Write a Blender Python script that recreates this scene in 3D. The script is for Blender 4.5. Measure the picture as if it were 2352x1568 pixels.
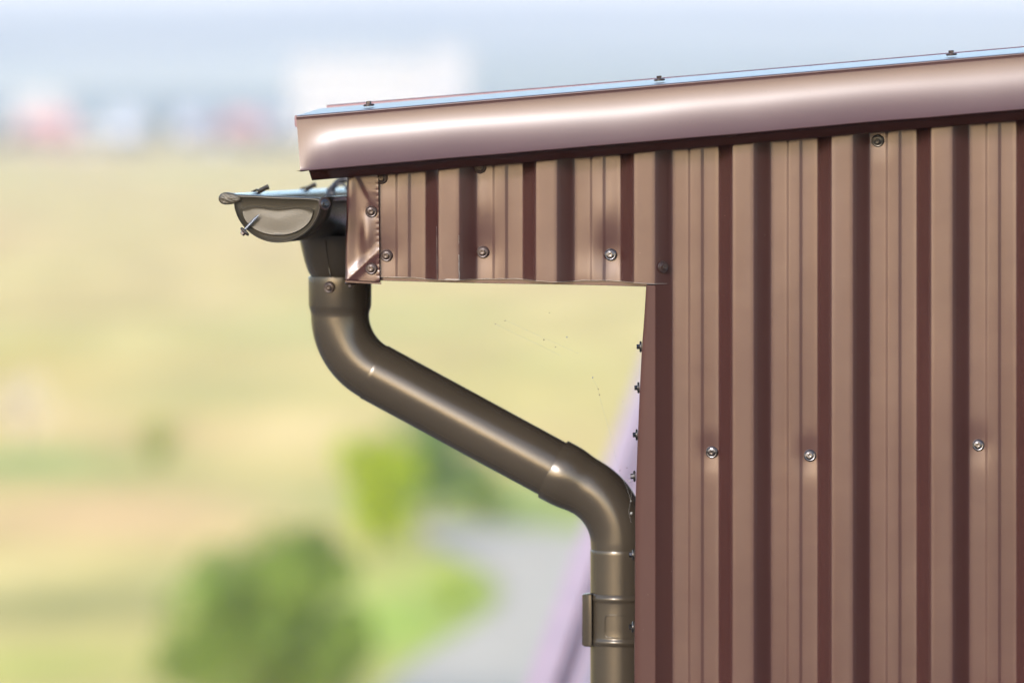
import bpy, bmesh, math, random
import numpy as np
from mathutils import Vector, Matrix, noise

R = math.radians
sc = bpy.context.scene
C = sc.collection
for o in list(bpy.data.objects):
    bpy.data.objects.remove(o)

# ------------------------------------------------------------------ camera, light
HC = 12.0            # camera height above the plain
D0 = 8.53            # distance to the cladding
FOC = 200.0 / 36.0 * 2352.0
CX, YH = 1176.0, 211.0
TH = R(8.5)          # the shed stands slightly turned
cs, sn = math.cos(TH), math.sin(TH)

cam_d = bpy.data.cameras.new('camera')
cam_d.lens = 200; cam_d.sensor_width = 36; cam_d.sensor_fit = 'HORIZONTAL'
cam_d.shift_y = -(784.0 - YH) / 2352.0
cam_d.clip_start = 0.1; cam_d.clip_end = 30000
cam_d.dof.use_dof = True; cam_d.dof.focus_distance = 8.46; cam_d.dof.aperture_fstop = 2.9
cam = bpy.data.objects.new('camera', cam_d); C.objects.link(cam)
cam.location = (0, 0, HC); cam.rotation_euler = (R(90), 0, 0)
sc.camera = cam

SUN_EL, SUN_AZ = R(20), R(204)      # azimuth clockwise from +Y (veiled sun behind the camera, a little to its left)
w = bpy.data.worlds.new('World'); sc.world = w; w.use_nodes = True
nt = w.node_tree; nt.nodes.clear()
sky = nt.nodes.new('ShaderNodeTexSky'); sky.sky_type = 'NISHITA'; sky.sun_disc = False
sky.sun_elevation = SUN_EL; sky.sun_rotation = SUN_AZ
sky.air_density = 1.0; sky.dust_density = 1.3; sky.ozone_density = 1.0
bg = nt.nodes.new('ShaderNodeBackground'); bg.inputs[1].default_value = 0.15
wo = nt.nodes.new('ShaderNodeOutputWorld')
nt.links.new(sky.outputs[0], bg.inputs[0]); nt.links.new(bg.outputs[0], wo.inputs[0])

sun_d = bpy.data.lights.new('sun', 'SUN'); sun_d.energy = 1.3; sun_d.angle = R(7); sun_d.color = (1, .985, .982)
sun = bpy.data.objects.new('sun', sun_d); C.objects.link(sun)
sdir = Vector((math.sin(SUN_AZ) * math.cos(SUN_EL), math.cos(SUN_AZ) * math.cos(SUN_EL), math.sin(SUN_EL)))
sun.rotation_euler = sdir.to_track_quat('Z', 'Y').to_euler()

sc.view_settings.view_transform = 'Standard'; sc.view_settings.look = 'None'
sc.view_settings.exposure = 1.95; sc.view_settings.gamma = 1.0
sc.view_settings.use_curve_mapping = False
sc.render.engine = 'CYCLES'
sc.cycles.volume_bounces = 0
sc.cycles.max_bounces = 8
sc.cycles.use_denoising = True

# ------------------------------------------------------------------ coordinates
def uw(x, y, v=0.0):
    """reference-photo point -> (u, w) on the shed's plane at depth v"""
    dx = (x - CX) / FOC; dz = -(y - YH) / FOC
    t = (v + D0 * cs) / (dx * sn + cs)
    return (t * dx * cs - (t - D0) * sn, HC + t * dz)
def U(x, v=0.0): return uw(x, 500, v)[0]
def W(y, v=0.0, x=1200): return uw(x, y, v)[1]
def L(x, y, v=0.0):
    u, w_ = uw(x, y, v); return Vector((u, v, w_))
def ground(x, y):
    d = HC * FOC / (y - YH); return ((x - CX) * d / FOC, d)
PX = D0 / FOC        # metres per photo unit at the shed

# ------------------------------------------------------------------ materials
def mat(name, col, rough=.5, metal=0., spec=.5, coat=0., coat_r=.1, bump=None, spots=None, sheen=None, vary=None):
    m = bpy.data.materials.new(name); m.use_nodes = True
    n = m.node_tree; b = n.nodes['Principled BSDF']
    b.inputs['Base Color'].default_value = (*col, 1)
    b.inputs['Roughness'].default_value = rough; b.inputs['Metallic'].default_value = metal
    b.inputs['Specular IOR Level'].default_value = spec
    b.inputs['Coat Weight'].default_value = coat; b.inputs['Coat Roughness'].default_value = coat_r
    tc = n.nodes.new('ShaderNodeTexCoord')
    last = None
    if vary:     # slow tone changes: (scale, amount)
        nz = n.nodes.new('ShaderNodeTexNoise'); nz.inputs['Scale'].default_value = vary[0]; nz.inputs['Detail'].default_value = 4
        n.links.new(tc.outputs['Object'], nz.inputs['Vector'])
        mr = n.nodes.new('ShaderNodeMapRange'); mr.inputs[1].default_value = .3; mr.inputs[2].default_value = .7
        mr.inputs[3].default_value = 1 - vary[1]; mr.inputs[4].default_value = 1 + vary[1]
        n.links.new(nz.outputs[0], mr.inputs[0])
        mx = n.nodes.new('ShaderNodeVectorMath'); mx.operation = 'SCALE'; mx.inputs[0].default_value = col
        n.links.new(mr.outputs[0], mx.inputs[3]); last = mx.outputs[0]
    if spots:    # dust specks: (scale, threshold, colour, amount)
        nz = n.nodes.new('ShaderNodeTexNoise'); nz.inputs['Scale'].default_value = spots[0]; nz.inputs['Detail'].default_value = 2
        n.links.new(tc.outputs['Object'], nz.inputs['Vector'])
        mr = n.nodes.new('ShaderNodeMapRange'); mr.inputs[1].default_value = spots[1]; mr.inputs[2].default_value = spots[1] + .04
        mr.inputs[3].default_value = 0; mr.inputs[4].default_value = spots[3]
        n.links.new(nz.outputs[0], mr.inputs[0])
        mx = n.nodes.new('ShaderNodeMix'); mx.data_type = 'RGBA'
        n.links.new(mr.outputs[0], mx.inputs[0])
        if last: n.links.new(last, mx.inputs[6])
        else: mx.inputs[6].default_value = (*col, 1)
        mx.inputs[7].default_value = (*spots[2], 1); last = mx.outputs[2]
    if last: n.links.new(last, b.inputs['Base Color'])
    if bump:     # list of (scale, strength, distance)
        prev = None
        for s_, st, di in bump:
            nz = n.nodes.new('ShaderNodeTexNoise'); nz.inputs['Scale'].default_value = s_; nz.inputs['Detail'].default_value = 3
            n.links.new(tc.outputs['Object'], nz.inputs['Vector'])
            bp = n.nodes.new('ShaderNodeBump'); bp.inputs['Strength'].default_value = st; bp.inputs['Distance'].default_value = di
            n.links.new(nz.outputs[0], bp.inputs['Height'])
            if prev: n.links.new(prev, bp.inputs['Normal'])
            prev = bp.outputs[0]
        n.links.new(prev, b.inputs['Normal'])
    return m

RED = (.031, .0120, .0110)
M = {}
M['clad'] = mat('brown_sheet_paint', RED, .235, .06, .425, bump=[(900, .35, .0002), (9, .25, .002)],
                spots=(420, .765, (.22, .18, .15), .4), vary=(6, .06))
def streaks(m, lo, hi, tint):
    n = m.node_tree; b = n.nodes['Principled BSDF']
    tc = n.nodes.new('ShaderNodeTexCoord'); mp = n.nodes.new('ShaderNodeMapping'); mp.inputs['Scale'].default_value = (38, 38, 1.6)
    nz = n.nodes.new('ShaderNodeTexNoise'); nz.inputs['Scale'].default_value = 1; nz.inputs['Detail'].default_value = 6
    mr = n.nodes.new('ShaderNodeMapRange'); mr.inputs[1].default_value = .3; mr.inputs[2].default_value = .7; mr.inputs[3].default_value = lo; mr.inputs[4].default_value = hi
    n.links.new(tc.outputs['Object'], mp.inputs['Vector']); n.links.new(mp.outputs[0], nz.inputs['Vector']); n.links.new(nz.outputs[0], mr.inputs[0]); n.links.new(mr.outputs[0], b.inputs['Roughness'])
    b.inputs['Specular Tint'].default_value = (*tint, 1)
streaks(M['clad'], .212, .258, (1, .955, 1.))
M['verge'] = mat('brown_verge_paint', (.042, .0205, .0205), .40, .10, .26, coat=.3, coat_r=.25, bump=[(900, .25, .0002), (7, .2, .002)],
                 spots=(260, .71, (.015, .009, .007), .5), vary=(8, .05))
M['flash'] = mat('corner_flashing_paint', (.037, .0158, .0135), .47, 0, .10, bump=[(900, .3, .0002)], vary=(5, .06), spots=(300, .77, (.3, .27, .24), .5))
M['roof'] = mat('brown_roof_paint', (.36, .20, .195), .45, .05, .4, vary=(3, .08))
M['shed_roof'] = mat('shed_roof_paint', (.085, .042, .055), .4, .2, .4, vary=(3, .08))
M['bronze'] = mat('bronze_gutter_paint', (.041, .033, .0245), .23, .35, .5,
                  bump=[(1400, .35, .0002), (12, .15, .002)], vary=(9, .07), spots=(300, .765, (.16, .14, .11), .4))
M['cap'] = mat('bronze_cap_paint', (.038, .0315, .0215), .42, .25, .5, bump=[(1100, .9, .0004)], vary=(800, .2))
M['steel'] = mat('zinc_steel', (.055, .052, .056), .22, .9, .5, bump=[(500, .3, .0003)], vary=(300, .25))
M['edge'] = mat('cut_steel_edge', (.20, .18, .17), .5, .4)
M['brownhead'] = mat('brown_screw_paint', (.026, .015, .013), .30, .3, .4, bump=[(400, .3, .0003)], vary=(300, .2))
M['darkhead'] = mat('blackened_screw', (.035, .032, .030), .28, .6, .6)
M['rubber'] = mat('grey_rubber', (.05, .047, .045), .5)
M['black'] = mat('black_strap', (.02, .02, .024), .45)
M['web'] = mat('spider_silk', (.22, .22, .21), .6)
M['speck'] = mat('web_debris', (.10, .07, .05), .8)
M['chalk'] = mat('wall_concrete', (.4, .38, .35), .8)

# ------------------------------------------------------------------ scene helpers
def props(o, label=None, cat=None, group=None, kind=None):
    if label: o['label'] = label
    if cat: o['category'] = cat
    if group: o['group'] = group
    if kind: o['kind'] = kind
    return o
def root(name, label, cat, loc, rz=0, group=None):
    o = bpy.data.objects.new(name, None); C.objects.link(o)
    o.location = loc; o.rotation_euler = (0, 0, rz); o.empty_display_size = .2
    return props(o, label, cat, group)
def shed_root(name, label, cat, u, v, w_=0., group=None):
    o = root(name, label, cat, (u * cs + v * sn, D0 - u * sn + v * cs, w_), -TH, group)
    o['_off'] = (u, v, w_)
    return o
def me(name, V, F, m, parent=None, smooth=False, sharp=None, wn=False):
    off = Vector(parent['_off']) if parent is not None and '_off' in parent.keys() else Vector((0, 0, 0))
    d = bpy.data.meshes.new(name)
    d.from_pydata([tuple(Vector(p) - off) for p in V], [], F)
    if m: d.materials.append(m)
    if smooth: d.shade_smooth()
    d.update()
    o = bpy.data.objects.new(name, d); C.objects.link(o)
    if parent is not None: o.parent = parent
    if sharp is not None:
        d.set_sharp_from_angle(angle=R(sharp))
    if wn:
        md = o.modifiers.new('wn', 'WEIGHTED_NORMAL'); md.keep_sharp = True; md.weight = 80
    return o
def grid(P, close_u=False):
    """P[i][j] rows -> verts, faces"""
    n, k = len(P), len(P[0]); V = [p for r in P for p in r]; F = []
    for i in range(n - 1):
        for j in range(k - (0 if close_u else 1)):
            j2 = (j + 1) % k
            F.append((i * k + j, i * k + j2, (i + 1) * k + j2, (i + 1) * k + j))
    return V, F
def join(parts):
    V, F = [], []
    for v, f in parts:
        b = len(V); V += list(v); F += [tuple(i + b for i in q) for q in f]
    return V, F
def box(x0, x1, y0, y1, z0, z1):
    V = [(x, y, z) for z in (z0, z1) for y in (y0, y1) for x in (x0, x1)]
    return V, [(0, 2, 3, 1), (4, 5, 7, 6), (0, 1, 5, 4), (2, 6, 7, 3), (0, 4, 6, 2), (1, 3, 7, 5)]
def tube(path, rad, n=24, cap=True):
    """circle swept on a polyline of Vectors; rad: number or list"""
    path = [Vector(p) for p in path]
    if not hasattr(rad, '__len__'): rad = [rad] * len(path)
    P = []; ref = None
    for i, p in enumerate(path):
        a = path[max(0, i - 1)]; b = path[min(len(path) - 1, i + 1)]
        t = (b - a).normalized() if (b - a).length > 1e-9 else Vector((0, 0, 1))
        if ref is None:
            ref = t.orthogonal().normalized()
            if abs(t.y) < .9: ref = (Vector((0, -1, 0)) - t * t.dot(Vector((0, -1, 0)))).normalized()
        ref = (ref - t * t.dot(ref)).normalized(); bi = t.cross(ref)
        P.append([p + (ref * math.cos(2 * math.pi * k / n) + bi * math.sin(2 * math.pi * k / n)) * rad[i] for k in range(n)])
    V, F = grid(P, True)
    if cap:
        F.append(tuple(range(n))); F.append(tuple(reversed(range(len(V) - n, len(V)))))
    return V, F
def orient(F): return [tuple(reversed(f)) for f in F]

# ------------------------------------------------------------------ screws
def lathe(prof, n=20, hexa=None):
    P = []
    for r, z in prof: P.append([(r * math.cos(2 * math.pi * k / n), r * math.sin(2 * math.pi * k / n), z) for k in range(n)])
    V, F = grid(P, True)
    F.append(tuple(range(n))) if False else None
    F.append(tuple(reversed(range(len(V) - n, len(V))))[::-1])
    return V, F
def head_mesh():
    a = lathe([(.0072, .0), (.0074, .0006), (.0068, .0014), (.0050, .0019), (.0044, .0021)], 24)
    P = []
    for r, z in [(.0046, .0015), (.0046, .0058), (.0041, .0064), (.0030, .0064), (.0026, .0055), (.0012, .0053)]:
        P.append([(r * math.cos(math.pi / 3 * k + .3), r * math.sin(math.pi / 3 * k + .3), z) for k in range(6)])
    b = grid(P, True); b[1].append(tuple(range(len(b[0]) - 6, len(b[0]))))
    V, F = join([a, b]); return V, F
def washer_mesh():
    return lathe([(.0092, -.0010), (.0096, -.0002), (.0092, .0010), (.0080, .0016), (.0070, .0013)], 28)
def rubber_mesh():
    return lathe([(.0083, -.0022), (.0087, -.0016), (.0085, -.0006), (.0050, -.0006)], 24)
SM = {}
for kind, hm, wm in (('brown', 'brownhead', 'brownhead'), ('steel', 'steel', 'steel'), ('dark', 'darkhead', 'darkhead')):
    for nm, f, m_ in (('head', head_mesh, hm), ('washer', washer_mesh, wm), ('rubber', rubber_mesh, 'rubber')):
        V, F = f(); d = bpy.data.meshes.new(f'{kind}_{nm}'); d.from_pydata(V, [], F); d.materials.append(M[m_])
        d.shade_smooth(); d.set_sharp_from_angle(angle=R(35)); d.update(); SM[kind, nm] = d
def screw(parent, pos, nrm, kind, scale=1., roll=None, label=None, washer=True):
    off = Vector(parent['_off'])
    h = bpy.data.objects.new('screw', SM[kind, 'head']); C.objects.link(h); h.parent = parent
    q = Vector(nrm).to_track_quat('Z', 'Y') @ Matrix.Rotation(roll if roll is not None else random.uniform(0, 2), 3, 'Z').to_quaternion()
    scale *= .94
    h.matrix_local = Matrix.LocRotScale(Vector(pos) - off + Vector(nrm).normalized() * .0022 * scale, q, Vector((scale,) * 3))
    if label: h['label'] = label
    if washer:
        for nm in ('washer', 'rubber'):
            wsh = bpy.data.objects.new('washer' if nm == 'washer' else 'gasket', SM[kind, nm]); C.objects.link(wsh)
            wsh.parent = h
    return h

# ------------------------------------------------------------------ THE SHED
shed = shed_root('metal_shed', 'brown profiled sheet metal building with boxed eave, tall corner and sloping verge flashing', 'building', 0, 0)
# profile of the cladding from the photo
DEP = .024
uc0 = U(1682, -DEP); prd = (U(2138, -DEP) - uc0) / 2
crw = U(1732, -DEP) - uc0
vs = U(1770, 0) - uc0; ve = U(1878, 0) - uc0
DEP = .024
def profile(u0, u1, step=.009):
    """(u, v) polyline with softly rounded bends, clipped to u0..u1"""
    raw = []
    k0 = int(math.floor((u0 - uc0) / prd)) - 1; k1 = int(math.ceil((u1 - uc0) / prd)) + 1
    vw = ve - vs
    for k in range(k0, k1 + 1):
        b = uc0 + k * prd
        raw += [(b, -DEP), (b + crw, -DEP), (b + vs, 0), (b + vs + vw * .335, 0), (b + vs + vw * .395, -.0013),
                (b + vs + vw * .615, -.0013), (b + vs + vw * .675, 0), (b + ve, 0)]
    pts = []
    for i in range(1, len(raw) - 1):
        a, p, c = (np.array(raw[j]) for j in (i - 1, i, i + 1))
        la, lc = np.linalg.norm(a - p), np.linalg.norm(c - p)
        big = la > .012 and lc > .012
        r = .0016 if big else .0009
        q0 = p + (a - p) / la * min(r, la * .4); q1 = p + (c - p) / lc * min(r, lc * .4)
        pts += [tuple(q0), tuple((q0 + q1) / 4 + p / 2), tuple(q1)]
    out = [pts[0]]
    for p in pts[1:]:
        a = out[-1]; dl = math.hypot(p[0] - a[0], p[1] - a[1]); n = max(1, int(math.ceil(dl / step)))
        for j in range(1, n + 1):
            out.append((a[0] + (p[0] - a[0]) * j / n, a[1] + (p[1] - a[1]) * j / n))
    res = [p for p in out if u0 <= p[0] <= u1]
    def vat(u):
        for a, b in zip(out, out[1:]):
            if a[0] <= u <= b[0] and b[0] > a[0]: return a[1] + (b[1] - a[1]) * (u - a[0]) / (b[0] - a[0])
        return 0
    return [(u0, vat(u0))] + res + [(u1, vat(u1))]

FV = -.075                                   # front plane of the verge flashing
B0 = L(680, 267, FV); B1 = L(2352, 122, FV)
AL = math.atan2(B1.z - B0.z, B1.x - B0.x)
sdv = Vector((math.cos(AL), 0, math.sin(AL))); nv = Vector((-math.sin(AL), 0, math.cos(AL)))
def roofw(u): return B0.z + (u - B0.x) * math.tan(AL)
U_END = 4.2; DEPTH = 4.6

DENTS = []   # (x, y, depth, sx, sy) photo coordinates
def add_dent(x, y, d, sx, sy=None):
    p = L(x, y, 0); DENTS.append((p.x, p.z, d, sx, sy or sx))
add_dent(1635, 1040, .0022, .012, .014); add_dent(1860, 1048, .0024, .012, .015); add_dent(2247, 1022, .0020, .013, .016)
add_dent(2016, 323, .0012, .011, .012)
add_dent(1402, 585, .0030, .016, .022); add_dent(1109, 579, .0022, .016, .022); add_dent(888, 587, .0014, .014, .016)
add_dent(1103, 470, -.0014, .018, .024); add_dent(1400, 480, -.0018, .016, .03); add_dent(885, 470, -.0015, .02, .03)
add_dent(1360, 640, -.0016, .03, .02)
def dent(u, w_):
    s = 0
    for a, b, d, sx, sy in DENTS:
        q = ((u - a) / sx) ** 2 + ((w_ - b) / sy) ** 2
        if q < 12: s += .78 * d * math.exp(-q / 2)
    s += .0011 * noise.noise(Vector((u * 5, w_ * 3.2, 1.7)))
    return s
def cladding(name, u0, u1, bot, top, rows, dv=0., extra=None, step=.009):
    pr = profile(u0, u1, step); P = []
    for r in rows:
        row = []
        for u, v in pr:
            wb, wt = bot(u), top(u)
            w_ = wb + (wt - wb) * r if extra is None else extra(u, r, wt)
            row.append(Vector((u, v + dv + dent(u, w_), w_)))
        P.append(row)
    V, F = grid(P)
    return V, F
topf = lambda u: roofw(u) - .020
wview = W(1620)
rows = [('g', 0.02), ('g', 3), ('g', 6), ('g', 9), ('g', wview - .25)] + [('t', i / 90) for i in range(91)]
def wall_w(u, r, wt): return r[1] if r[0] == 'g' else wview - .2 + (wt - wview + .2) * r[1]
u_corner = U(1507, -DEP)
V, F = cladding('wall', u_corner, uc0 + prd * 4 + .01, lambda u: 0, topf, rows, extra=wall_w, step=.006)
wall = me('wall_sheet', V, F, M['clad'], shed, True)
sol = lambda o, t: (lambda m: (setattr(m, 'thickness', t), setattr(m, 'offset', -1), setattr(m, 'use_rim', True)))(o.modifiers.new('s', 'SOLIDIFY'))
rows2 = [('g', 0.02), ('g', 6), ('g', wview - .25)] + [('t', i / 12) for i in range(13)]
V, F = cladding('wall', uc0 + prd * 4 + .004, U_END, lambda u: 0, topf, rows2, dv=-.0012, extra=wall_w, step=.03)
me('wall_sheet', V, F, M['clad'], shed, True)

# boxed eave: cut sheet with a wavy lower edge
ub0, ub1 = U(868.5, 0), U(1533, -.006)
cut = [(866, 636), (873, 636), (950, 637), (985, 641), (1057, 641.5), (1130, 640), (1190, 640), (1276, 646.5), (1310, 646), (1343, 643.5),
       (1400, 644), (1440, 646), (1490, 650), (1540, 651)]
cutx = [U(a, 0) for a, b in cut]; cutw = [L(a, b, 0).z for a, b in cut]
def boxbot(u): return float(np.interp(u, cutx, cutw)) + .0004 * noise.noise(Vector((u * 90, 3, 0)))
V, F = cladding('b', ub0, ub1, boxbot, topf, [i / 46 for i in range(47)], dv=-.0012, step=.006)
box_sheet = me('eave_sheet', V, F, M['clad'], shed, True); box_sheet['label'] = 'short ribbed sheet with a ragged hand-cut lower edge'
# bright cut edge
pr = profile(ub0, ub1, .004); P = []
for u, v in pr:
    th = .0003 + .0004 * max(0, noise.noise(Vector((u * 60, 0, 5)))) + (.0012 if abs(u - U(1045)) < .012 else 0)
    dd = dent(u, boxbot(u))
    P.append([Vector((u, v - .0022 + dd, boxbot(u) + th * .8)), Vector((u, v - .0026 + dd, boxbot(u) - th * .5)), Vector((u, v + .0004 + dd, boxbot(u) - th * .5))])
V, F = grid(P); me('cut_edge', V, orient(F), M['edge'], shed, True)['label'] = 'bare shiny metal along the cut'
# thin bright burrs on the ribs
def burr(x0, y0, x1, y1, wd, v):
    a, b = L(x0, y0, v), L(x1, y1, v); n = 8; V = []; F = []
    for i in range(n + 1):
        p = a.lerp(b, i / n) + Vector((.0006 * noise.noise(Vector((i * 1.3, x0, 0))), 0, 0)); t = wd * (.4 + .6 * abs(math.sin(i * 2.1 + x0)))
        V += [p + Vector((-t / 2, 0, 0)), p + Vector((0, -.0006, 0)), p + Vector((t / 2, 0, 0))]
    for i in range(n):
        for j in (0, 1): F.append((i * 3 + j, i * 3 + j + 1, i * 3 + j + 4, i * 3 + j + 3))
    return V, F
for V, F in ([burr(1054, 585, 1055, 641, .0014, -DEP - .002), burr(1003, 520, 1004, 640, .0007, -DEP - .002),
             burr(1054, 540, 1054, 560, .0008, -DEP - .002), burr(872, 560, 874, 630, .0012, -.0045)]):
    me('paint_burr', V, F, M['edge'], shed)

# closing lip and soffit under the box
lipb = [(872, 645), (1100, 649), (1300, 653), (1484, 658)]
P = []
for i in range(41):
    x = 868 + (1486 - 868) * i / 40; y = 645 + (658 - 645) * (x - 872) / 612 + .5 * math.sin(x * .013)
    a = L(x, y - 14, .0035); b = L(x, y - .8, .0035); c = L(x, y, .0020); d = L(x, y, .10)
    P.append([a, b, c, Vector((c.x, .10, c.z)), Vector((c.x, DEPTH, c.z))])
V, F = grid(P); me('soffit_sheet', V, F, M['clad'], shed, True, 40)
# fascia and back of the box
ufas = U(797, -.006)
V, F = join([box(ufas, ufas + .02, .004, DEPTH, W(641), roofw(ufas) - .012)])
me('fascia_board', V, F, M['clad'], shed)
# left side wall of the shed, below the box
u_left = U(1483, -DEP)
wl = L(1483, 655, -DEP).z
V, F = box(U(1500), U(1500) + .03, .04, DEPTH, .02, wl + .05)
me('side_wall', V, F, M['clad'], shed)
V, F = box(U(1500), U_END, DEPTH, DEPTH + .05, .02, roofw(U(1500)) - .03)
me('rear_wall', V, F, M['clad'], shed)
V, F = box(U_END - .001, U_END + .04, .0, DEPTH, .02, roofw(U_END) - .06)
me('side_wall', V, F, M['clad'], shed)

# box corner trim: hand-bent plate with creases
def trimv(x, y):
    """local outward relief of the corner plate in metres"""
    s = 0
    # lower diagonal crease
    d = (y - 640) + (x - 797) * .92
    if y > 540: s += .0040 * math.exp(-((d) / 16.) ** 2) * min(1, max(0, (y - 545) / 60.)) * (1 if d > 0 else .8)
    s += -.0030 * math.exp(-(((x - 822) / 16.) ** 2 + ((y - 560) / 60.) ** 2))
    s += .0045 * math.exp(-(((x - 842) / 15.) ** 2 + ((y - 545) / 46.) ** 2))
    # upper crease
    d2 = (x - 823) - (y - 410) * .50
    s += .0028 / (1 + math.exp(-d2 / 2.2)) * max(0, min(1, (500 - y) / 60.))
    s += .0026 * math.exp(-(((x - 806) / 9.) ** 2 + ((y - 440) / 40.) ** 2))
    # crimps at the right edge
    if x > 862:
        s -= .0009 * (max(0, math.cos((y - 410) / 13.1 * 2 * math.pi)) ** 8) * (x - 862) / 6.
    s -= .0020 * math.exp(-((x - 853) ** 2 + (y - 486) ** 2) / 160.) + .0016 * math.exp(-((x - 853) ** 2 + (y - 617) ** 2) / 160.)
    return s * .55
P = []
TV = -.0085
for i in range(91):
    t = i / 90; row = []
    for j in range(37):
        s = j / 36; x0 = 797 - 4 * t; x = x0 + (868.5 + 3 * t - x0) * s
        y = 404 + (642.5 + 4 * s - 404) * t
        e = trimv(x, y); rr = max(0, 1 - s * 36 / 2.) ** 2 * .002
        row.append(L(x, y, TV - e + rr))
    row.append(row[-1] + Vector((.0012, .0035, 0)))
    row.insert(0, row[0] + Vector((-.0002, .03, 0)))
    P.append(row)
last = P[-1]
P.append([p + Vector((0, .0015, -.0012)) for p in last]); P.append([p + Vector((0, .03, -.0018)) for p in last])
V, F = grid(P); me('corner_plate', V, orient(F), M['clad'], shed, True, 50)['label'] = 'creased hand-bent plate closing the end of the eave box'
# crimp lip of the plate at the bottom right
a = L(793, 644, -.009); b = L(876, 649, -.006)
V, F = [a, a + Vector((0, 0, -.0028)), b + Vector((0, 0, -.0025)), b, L(862, 642, .02), L(796, 642, .02)], [(0, 1, 2, 3), (1, 5, 4, 2)]
me('plate_lip', V, F, M['clad'], shed)

# tall corner flashing, slightly wavy, left flange bulging
P = []
ys = [655 + (1640 - 655) * i / 80 for i in range(81)]
lx = [(655, 1484), (720, 1480), (800, 1474), (900, 1469), (1000, 1465), (1100, 1461), (1180, 1458.5), (1270, 1459), (1400, 1458), (1640, 1457)]
for y in ys + [2600, 5200, 12000]:
    xl = float(np.interp(y, [a for a, b in lx], [b for a, b in lx])); V0 = -DEP - .0022
    p = L(xl, min(y, 1640), V0); q = L(1504.5, min(y, 1640), V0)
    if y > 1640: p.z = q.z = {2600: 9., 5200: 5., 12000: .02}[y]
    bul = 0.0 if y < 1120 else .0068 * (1 - math.exp(-(y - 1120) / 60.)) + .0012 * math.sin(y / 33.)
    bul = min(bul, .009)
    wob = .0006 * math.sin(p.z * 9)
    mid = (p + q) / 2 + Vector((0, wob, 0))
    row = [Vector((p.x + .008 - bul, .060, p.z)), Vector((p.x + .0035 - bul, .030, p.z)), Vector((p.x + .0006 - bul * .35, V0 + .012, p.z)), p + Vector((0, .0012, 0)), p + Vector((.0012, 0, 0)),
           mid, q + Vector((-.0010, 0, 0)), q + Vector((.0002, -.0003, 0)), q + Vector((.0014, .0012, 0)),
           Vector((U(1541, -.002), -.0022, p.z)), Vector((U(1543, -.001), -.0012, p.z))]
    P.append(row)
V, F = grid(P); me('corner_flashing', V, orient(F), M['flash'], shed, True)['label'] = 'tall folded strip covering the corner of the wall'

# verge flashing (swept along the slope)
Lr = (U_END + .05 - B0.x) / math.cos(AL)
st = [0, .004, .012, .022, .034, .048, .065, .09, .12] + [.12 + (1.12 * i / 34) for i in range(1, 35)] + [1.6, 2.4, Lr]
H = .0805
P = []
for s in st:
    k = min(1, s / .055); k = k * k * (3 - 2 * k)
    wav = .0009 * noise.noise(Vector((s * 4.1, 0, 2))) + .0006 * noise.noise(Vector((s * 11, 0, 7)))
    pt = []
    base = B0 + sdv * s
    pt.append((.126, .0040)); pt.append((.1255, .0105)); pt.append((.124, .0108))
    pt.append((-.070, .0007)); pt.append((-.0738, .0002)); pt.append((-.0752, -.0010)); pt.append((-.0752, -.0022)); pt.append((-.0742, -.0032))
    for i in range(1, 24):
        f = i / 24
        s0 = -.05 * k; s1 = .10 + .44 * k + .07 * noise.noise(Vector((s * 3.1, 1, 0))) + .03 * noise.noise(Vector((s * 9.3, 4, 0)))     # bowed sheet: flares out towards its foot
        fv = -(s0 * f + (s1 - s0) * f * f / 2) * H
        pt.append((-.0742 + fv, -.0032 - (H - .0032) * f + wav * f))
    fe = -(s0 + (s1 - s0) / 2) * H
    pt.append((-.0745 + fe, -H + wav)); pt.append((-.0750 + fe, -H - .0008 + wav)); pt.append((-.0745 + fe, -H - .0018 + wav)); pt.append((-.0735 + fe, -H - .0021 + wav)); pt.append((-.066, -H - .0014 + wav))
    P.append([base + Vector((0, v - FV + FV, 0)) + nv * n_ - Vector((0, base.y, 0)) for v, n_ in pt])
V, F = grid(P); vf = me('verge_flashing', V, orient(F), M['verge'], shed, True, 50); vf['label'] = 'wide concave flashing strip along the sloping roof edge'
# drip strip below
P = []
for s in [.0115] + [x for x in st if x > .015]:
    wav = .0006 * noise.noise(Vector((s * 5, 4, 2)))
    base = B0 + sdv * s; base.y = 0
    pt = [(-.0715, -H - .0005), (-.0690, -H - .003), (-.0520, -H - .0170 + wav), (-.0505, -H - .0172 + wav), (-.0500, -H - .0160 + wav), (-.036, -H + .004), (-.030, -H + .03)]
    P.append([base + Vector((0, v, 0)) + nv * n_ for v, n_ in pt])
V, F = grid(P); me('drip_strip', V, orient(F), M['clad'], shed, True, 40)
# little tongue of the lower hem at the left end
a = B0 + nv * (-H - .0008); a.y = FV
V = [a + Vector((-.0075, .004, -.0008)), a + Vector((.010, .0, .0010)), a + Vector((.010, .0, -.0008)), a + Vector((-.001, .012, -.0022)), a + Vector((.01, .02, 0))]
me('hem_tongue', V, [(0, 2, 1), (0, 3, 2), (0, 1, 4, 3)], M['darkhead'] if False else M['clad'], shed)
# folded end of the roof sheet at the left
P = []
for v in (-.066, .05):
    row = []
    for dx_, dz_ in ((9, 0), (3, -1.5), (-4, -2), (-6, 1), (-6.5, 6), (-6, 20), (-4, 25), (2, 26), (9, 26)):
        p = B0 + Vector((dx_ * PX, 0, -dz_ * PX)); p.y = v; row.append(p)
    P.append(row)
V, F = grid(P); F.append(tuple(range(9)))
me('folded_sheet_end', V, F, M['shed_roof'], shed, True, 40)
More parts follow.
